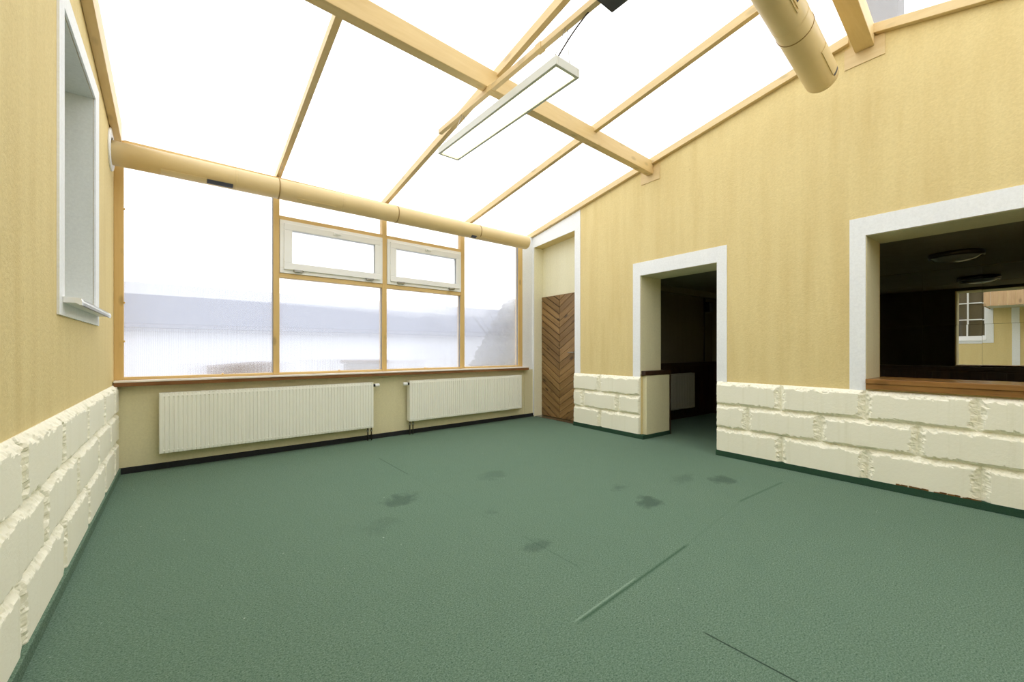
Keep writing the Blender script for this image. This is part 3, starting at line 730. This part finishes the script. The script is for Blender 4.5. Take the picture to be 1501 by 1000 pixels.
# ------------------------------------------------------------------ chevron door
dr = struct(empty('door_1', R(4.75, -.16, 0)), 'brown knotty chevron boarded door in the corner recess', 'door')
mb = MB(); mb.box((4.20, -.199, .012), (5.185, -.176, 2.03), R); mb.build('door_leaf', M['groove'], dr)
S0, S1, SM = 4.205, 5.182, 4.735
b = bmesh.new(); lay = b.verts.layers.float_vector.new('grain')
def clip(poly, a, c, k):      # keep a*x + c*y <= k
    out = []
    for i in range(len(poly)):
        p, q = poly[i], poly[(i+1) % len(poly)]
        dp, dq = a*p[0]+c*p[1]-k, a*q[0]+c*q[1]-k
        if dp <= 0: out.append(p)
        if dp*dq < 0:
            tt = dp/(dp-dq); out.append((p[0]+(q[0]-p[0])*tt, p[1]+(q[1]-p[1])*tt))
    return out
ang = math.radians(31); PWD = .098; rnd = random.Random(3)
for side in (-1, 1):
    sa, sb = (S0, SM-.002) if side < 0 else (SM+.002, S1)
    du = Vector((math.cos(ang)*side, math.sin(ang)))     # boards rise away from the middle seam
    dv = Vector((-du.y, du.x))*(1 if side > 0 else -1)
    for k in range(-12, 32):
        c0 = Vector((SM, .0)) + dv*(k*PWD+.003); L = 2.0; wd = PWD-(.006 if side < 0 else .015)
        q = [c0-du*L, c0+du*L, c0+du*L+dv*wd, c0-du*L+dv*wd]
        poly = [(p.x, p.y) for p in q]
        for (a, c, kk) in ((1,0,sb),(-1,0,-sa),(0,1,2.028),(0,-1,-.014)):
            if poly: poly = clip(poly, a, c, kk)
        if len(poly) < 3: continue
        off = rnd.uniform(0, 40); dd = -.163+rnd.uniform(-.0012, .0012)
        cen = Vector((sum(p[0] for p in poly)/len(poly), sum(p[1] for p in poly)/len(poly)))
        vs = []
        for inset, n in ((0, -.178), (0, dd-.003), (.0035, dd)):
            ring = []
            for p in poly:
                pv = Vector(p); dirc = (cen-pv)
                if inset: pv = pv + dirc.normalized()*min(inset, dirc.length*.4)
                vv = b.verts.new(R(pv.x, n, pv.y)); loc = pv-c0
                vv[lay] = (loc.dot(du)+off, loc.dot(dv)+k*.5+side*9, n); ring.append(vv)
            vs.append(ring)
        for a in range(2):
            for i in range(len(poly)): b.faces.new([vs[a][i], vs[a][(i+1)%len(poly)], vs[a+1][(i+1)%len(poly)], vs[a+1][i]])
        b.faces.new(vs[2]); b.faces.new(list(reversed(vs[0])))
bmesh.ops.recalc_face_normals(b, faces=b.faces)
m = MB(); m.bm.verts.layers.float_vector.new('grain'); m.merge(b); m.build('chevron_boards', M['door'], dr)
m = MB(); m.box((4.345, -.160, .93), (4.385, -.155, 1.17), R, .002); m.build('lock_plate', M['iron'], dr)
m = MB(); m.tube([R(4.365, -.156, 1.09), R(4.365, -.112, 1.09), R(4.375, -.104, 1.09), R(4.48, -.104, 1.085)], .009, 12); m.build('handle', M['steel'], dr)
m = MB(); m.box((4.21, -.15, .0005), (5.18, -.02, .010), R, .003); m.build('threshold', M['steel'], dr)

# ------------------------------------------------------------------ left wall windows
def left_window(y0, y1, name, label, nose=True):
    w = struct(empty(name, (XL, (y0+y1)/2, 1.38)), label, 'window')
    zt, zb = 2.86, 1.375
    m = MB()
    m.box((y0-.113, -.002, 1.296), (y0, .010, 2.975), FL); m.box((y1, -.002, 1.296), (y1+.15, .010, 2.975), FL)
    m.box((y0, -.002, 1.296), (y1, .010, zb), FL); m.box((y0, -.002, zt), (y1, .010, 2.975), FL)
    m.build('surround', M['white_trim'], w)
    m = MB(); m.box((y0+.0005, -.38, zb), (y0+.006, -.003, zt), FL); m.box((y1-.006, -.38, zb), (y1-.0005, -.003, zt), FL); m.box((y0+.006, -.38, zt-.006), (y1-.006, -.003, zt-.0005), FL)
    m.build('reveal', M['reveal'], w)
    # frame with glazing bars, casements and glass
    m = MB(); f = .055; n0, n1 = -.34, -.29
    m.box((y0+.007, n0, zb+.02), (y0+f, n1, zt-.007), FL, .004); m.box((y1-f, n0, zb+.02), (y1-.007, n1, zt-.007), FL, .004)
    m.box((y0+f, n0, zb+.02), (y1-f, n1, zb+.11), FL, .004); m.box((y0+f, n0, zt-f), (y1-f, n1, zt-.007), FL, .004)
    fr = m.build('frame', M['pvc'], w)
    m = MB(); iw = (y1-y0-2*f)
    for k in (1, 2): m.box((y0+f+iw*k/3-.014, n0+.01, zb+.11), (y0+f+iw*k/3+.014, n1+.004, zt-f), FL, .003)
    for z in (1.885, 2.30): m.box((y0+f, n0+.012, z-.013), (y1-f, n1+.002, z+.013), FL, .003)
    m.build('glazing_bars', M['pvc'], fr)
    m = MB(); m.box((y0+f-.005, n0+.020, zb+.105), (y1-f+.005, n0+.026, zt-f+.005), FL); m.build('glass', M['glass'], fr)
    # inside sill board with rounded nose
    m = MB(); kx = 1 if nose else .3; m.prism([(-.36, 1.372), (.055*kx, 1.362), (.068*kx, 1.352), (.075*kx, 1.352), (.078*kx, 1.368), (.074*kx, 1.384), (.055*kx, 1.388), (-.36, 1.396)], lambda a, y, z: FL(y, a, z), y0+.008, y1-.008)
    if nose: m.prism([(.011, 1.360), (.055, 1.362), (.068, 1.352), (.075, 1.352), (.078, 1.368), (.074, 1.384), (.055, 1.388), (.011, 1.391)], lambda a, y, z: FL(y, a, z), y0-.045, y1+.10)
    m.build('sill_board', M['pvc'], w)
    m = MB(); m.box((y0, -.40, zb), (y1, -.385, zt), FL); m.build('blackout', M['darkwall'], w)
    return w
left_window(3.045, 4.02, 'window_4', 'tall white framed window in the left wall beside the glazing')
left_window(.93, 1.90, 'window_5', 'white barred window in the left wall seen in the mirror through the serving hatch', False)
m = MB(); m.box((.42, .0, .0), (.54, .012, 2.13), FL, .003); struct(m.build('trim_5', M['white_trim'], origin=FL(.48, 0, 0)), 'white vertical strip on the left wall seen in the mirror', 'trim')

# wooden canopy over the corner seen in the mirror
cn = thing('wall_canopy', (0.05, -.3, 2.13), 'pale boarded wooden canopy on the left wall, seen only in the mirror', 'canopy')
m = MB()
y = -1.5
while y < .86:
    m.box((.532, y, 2.12), (.55, min(y+.116, .88), 2.56), W, .003); y += .12
m.build('fascia_boards', M['canopy'], cn)
m = MB(); xx = XL+.003
while xx < .53:
    m.box((xx, .862, 2.12), (min(xx+.116, .531), .88, 2.56), W, .003); xx += .12
m.build('end_boards', M['canopy'], cn)
m = MB(); m.box((XL+.003, -1.5, 2.135), (.531, .861, 2.15), W); m.build('underside', M['canopy_under'], cn)

# ------------------------------------------------------------------ serving hatch ledge
lg = thing('hatch_ledge', R(0, -.1, .8), 'brown wooden ledge along the bottom of the serving hatch', 'ledge')
m = MB(); m.box((-1.595, -.46, .845), (.807, .040, .885), R, .005); m.build('top_board', M['ledge'], lg)
m = MB(); m.box((-1.595, -.41, .8005), (.807, .032, .8445), R, .003); m.build('apron', M['ledge'], lg)

# ------------------------------------------------------------------ dim room behind the right wall
XM = 7.34
GA = math.radians(1.5)
def Q(y, n, z): return Vector((XM + y*math.tan(GA)*1.0 - n*math.cos(GA) - .012, y + n*math.sin(GA), z))   # far wall, n toward the camera
ZC = 2.125
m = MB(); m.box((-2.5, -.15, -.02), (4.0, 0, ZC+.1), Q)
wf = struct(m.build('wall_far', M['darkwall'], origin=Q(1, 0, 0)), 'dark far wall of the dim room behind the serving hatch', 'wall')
m = MB(); m.box((-2.5, .0005, .0), (3.62, .018, .88), Q)
for k in range(40): 
    y0_ = -2.45+k*.15; m.box((y0_, .018, .06), (y0_+.144, .024, .86), Q, .003) if y0_ < 3.45 else None
m.box((-2.5, .0005, .88), (3.62, .04, .925), Q, .004)
m.build('wainscot', M['panelwood'], wf)
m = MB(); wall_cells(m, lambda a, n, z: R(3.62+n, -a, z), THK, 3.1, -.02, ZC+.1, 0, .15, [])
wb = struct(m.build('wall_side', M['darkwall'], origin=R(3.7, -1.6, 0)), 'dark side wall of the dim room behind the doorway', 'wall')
FS = lambda a, n, z: R(3.62-n, -a, z)
m = MB(); m.box((THK+.005, .0005, .0), (2.90, .015, .87), FS); m.box((THK+.005, .0005, .87), (2.90, .035, .92), FS, .004)
a_ = THK+.01
while a_ < 2.8: m.box((a_, .015, .06), (a_+.144, .021, .86), FS, .003); a_ += .15
m.build('wainscot', M['panelwood'], wb)
m = MB(); m.box((THK+.005, .0005, 2.03), (2.92, .12, ZC-.001), FS); m.build('bulkhead', M['darkceil'], wb)
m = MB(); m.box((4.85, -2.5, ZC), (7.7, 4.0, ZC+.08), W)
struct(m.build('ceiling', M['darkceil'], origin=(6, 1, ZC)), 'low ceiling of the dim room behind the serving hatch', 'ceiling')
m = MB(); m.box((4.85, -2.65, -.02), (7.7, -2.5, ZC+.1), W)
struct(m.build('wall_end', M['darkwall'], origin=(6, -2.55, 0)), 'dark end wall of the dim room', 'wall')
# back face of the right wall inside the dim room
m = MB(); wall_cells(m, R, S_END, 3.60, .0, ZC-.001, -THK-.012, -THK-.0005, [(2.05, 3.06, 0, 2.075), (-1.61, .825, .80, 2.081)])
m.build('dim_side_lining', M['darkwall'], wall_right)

# mirror of square tiles on the far wall
mr = thing('wall_mirror', Q(.8, .01, .93), 'tiled wall mirror across the dim room, reflecting the yellow wall and window', 'mirror')
zrows = [(.928, 1.43), (1.43, 1.93), (1.93, 2.12)]
yc = [.283+.5*k for k in range(-4, 7)]
rt = random.Random(5)
for k in range(len(yc)-1):
    for (za, zb) in zrows:
        jx, jz = rt.uniform(-.00025, .00025), rt.uniform(-.00025, .00025)
        m = MB(); y0_, y1_, g_ = yc[k]+.0012, yc[k+1]-.0012, .0012
        m.hexa([Q(y0_, .001, za+g_), Q(y1_, .001, za+g_), Q(y1_, .006+jx, za+g_), Q(y0_, .006, za+g_),
                Q(y0_, .001, zb-g_), Q(y1_, .001, zb-g_), Q(y1_, .006+jx+jz, zb-g_), Q(y0_, .006+jz, zb-g_)])
        m.build('mirror_tile', M['mirror'], mr)

def round_lamp(x, y, label):
    t = thing('ceiling_lamp', (x, y, ZC), label, 'lamp', 'round lamps on the low ceiling')
    m = MB(); m.lathe([(0, -.001), (.20, -.001), (.205, -.02), (.20, -.045), (.185, -.05), (.18, -.03), (0, -.03)], (x, y, ZC), (0,0,1), 40); m.build('rim', M['iron'], t)
    m = MB(); m.lathe([(.179, -.042), (.15, -.066), (.10, -.083), (.05, -.09), (0, -.092)], (x, y, ZC), (0,0,1), 40); m.build('shade', M['opal'], t)
round_lamp(6.21, .42, 'unlit round ceiling lamp above the serving hatch, between ledge and mirror')
round_lamp(6.21, 2.05, 'unlit round lamp on the low ceiling, seen as a faint reflection left in the hatch')

# radiator and pipe seen through the doorway
radiator(lambda a, d, z: R(3.60-d, -a, z), 1.20, 2.055, .178, .745, .03, .11, 'small white radiator in the dim room, seen through the doorway', 0, R(3.55, -1.7, 0), mat='radiator_shaded')
m = MB(); m.tube([R(3.58, -2.50, .93), R(3.58, -2.50, 2.03)], .014, 12); pp = m.build('pipe', M['iron'], origin=R(3.58, -2.50, .93)); tag(pp, 'thin dark vertical pipe on the dim wall beyond the doorway', 'pipe')
sp = thing('wall_speaker', R(3.55, -2.5, 1.86), 'small dark box high on the dim wall beyond the doorway', 'speaker')
m = MB(); m.box((3.46, -2.56, 1.78), (3.56, -2.44, 1.95), R, .006); m.build('housing', M['black'], sp)
m = MB(); m.box((3.452, -2.55, 1.79), (3.4595, -2.45, 1.94), R, .002); m.build('front_grille', M['grille'], sp)

# ------------------------------------------------------------------ outdoors
m = MB(); m.box((-60, 5.6, -.5), (90, 120, -.35), W)
struct(m.build('ground', M['ground'], origin=(0, 40, -.4)), 'pale ground outside the glazing', 'ground')
nb = thing('long_building', (5, 26, -.35), 'long pale building with a low grey roof outside, blurred behind the glazing', 'building')
m = MB(); m.box((-60, 24, -.35), (70, 30, 2.1), W); m.build('wall', M['farwall'], nb)
m = MB(); m.prism([(23.4, 2.1), (30.6, 2.1), (30.6, 3.0), (27, 4.35), (25, 4.2)], lambda y, x, z: Vector((x, y, z)), -60, 70); m.build('roof', M['farroof'], nb)
sh = thing('low_shed', (1.3, 9, -.35), 'low brown shed roof outside, behind the bottom of the leftmost pane', 'shed')
m = MB(); m.box((.40, 8.2, -.35), (1.18, 9.2, .70), W); m.build('wall', M['farwall'], sh)
m = MB(); m.prism([(.36, .70), (1.23, .70), (1.23, .915), (.36, .845)], W, 8.1, 9.3); m.build('roof', M['shed'], sh)
kb = thing('garden_wall', (4, 9.5, -.35), 'low grey garden wall outside, behind the bottom of the middle panes', 'wall')
m = MB(); m.box((2.85, 9.4, -.35), (3.75, 9.6, .83), W, .02); m.build('masonry', M['kerb'], kb)
m = MB(); m.box((2.8, 9.36, .83), (3.8, 9.64, .905), W, .01); m.build('coping', M['shed'], kb)

shr = thing('shrub', (7.0, 8.6, -.35), 'dry brown shrub outside, blurred behind the rightmost pane', 'shrub')
rg = random.Random(11); m = MB()
for k in range(7):
    a = rg.uniform(0, 2*PI); p = Vector((7.0, 8.6, -.35)); pts = [p]
    for j in range(5):
        p = p + Vector((math.cos(a)*.16*(j+1)*.5, math.sin(a)*.16*(j+1)*.5, .48)); pts.append(p.copy())
    m.tube(pts, [.03, .025, .02, .015, .01, .006], 6)
m.build('stems', M['bark'], shr)
b = bmesh.new()
for k in range(13000):
    a = rg.uniform(0, 2*PI); zz = rg.random()**1.2*2.7; rad = (1.75*(1-zz/2.75)**.9+.12)*math.sqrt(rg.random())
    c_ = Vector((7.0+rad*math.cos(a)*.95, 8.6+rad*math.sin(a)*.8, -.25+zz))
    u_ = Vector((rg.gauss(0,1), rg.gauss(0,1), rg.gauss(0,1))).normalized(); v_ = u_.orthogonal().normalized(); s_ = rg.uniform(.06, .13)
    b.faces.new([b.verts.new(c_+u_*s_), b.verts.new(c_+v_*s_*.7), b.verts.new(c_-u_*s_), b.verts.new(c_-v_*s_*.7)])
m = MB(); m.merge(b); m.build('foliage', M['foliage'], shr)

ch = thing('chimney', (5.54, .89, 2.9), 'dark chimney stack outside, blurred through the roof at the top right', 'chimney')
m = MB(); m.box((5.36, .74, 2.9), (5.72, 1.04, 6.6), W, .01); m.build('stack', M['chimney'], ch)
m = MB(); m.box((5.30, .68, 6.6), (5.78, 1.10, 6.7), W, .01); m.build('cap', M['kerb'], ch)

# ------------------------------------------------------------------ light, camera
wd = bpy.data.worlds.new('overcast'); SC.world = wd; wd.use_nodes = True
nt = wd.node_tree; nt.nodes.clear()
bg = nt.nodes.new('ShaderNodeBackground'); out = nt.nodes.new('ShaderNodeOutputWorld')
bg.inputs[0].default_value = (.95, .975, 1.0, 1); bg.inputs[1].default_value = 1.0
nt.links.new(bg.outputs[0], out.inputs[0])

cam = bpy.data.cameras.new('camera'); co = bpy.data.objects.new('camera', cam); COL.objects.link(co)
cam.sensor_width = 36; cam.lens = 601.36*36/1501
cam.shift_y = (513.8-500)/1501; cam.clip_start = .02
co.location = (0, 0, 1.12); co.rotation_euler = (PI/2, 0, -math.radians(38.885))
SC.camera = co
SC.view_settings.view_transform = 'Standard'; SC.view_settings.look = 'None'
SC.view_settings.exposure = 1.32; SC.view_settings.gamma = 1; SC.view_settings.use_curve_mapping = False
SC.cycles.max_bounces = 14; SC.cycles.diffuse_bounces = 6; SC.cycles.transparent_max_bounces = 16; SC.cycles.transmission_bounces = 8
SC.cycles.use_denoising = True
for o in list(bpy.data.objects):
    if '_base' in o: del o['_base']
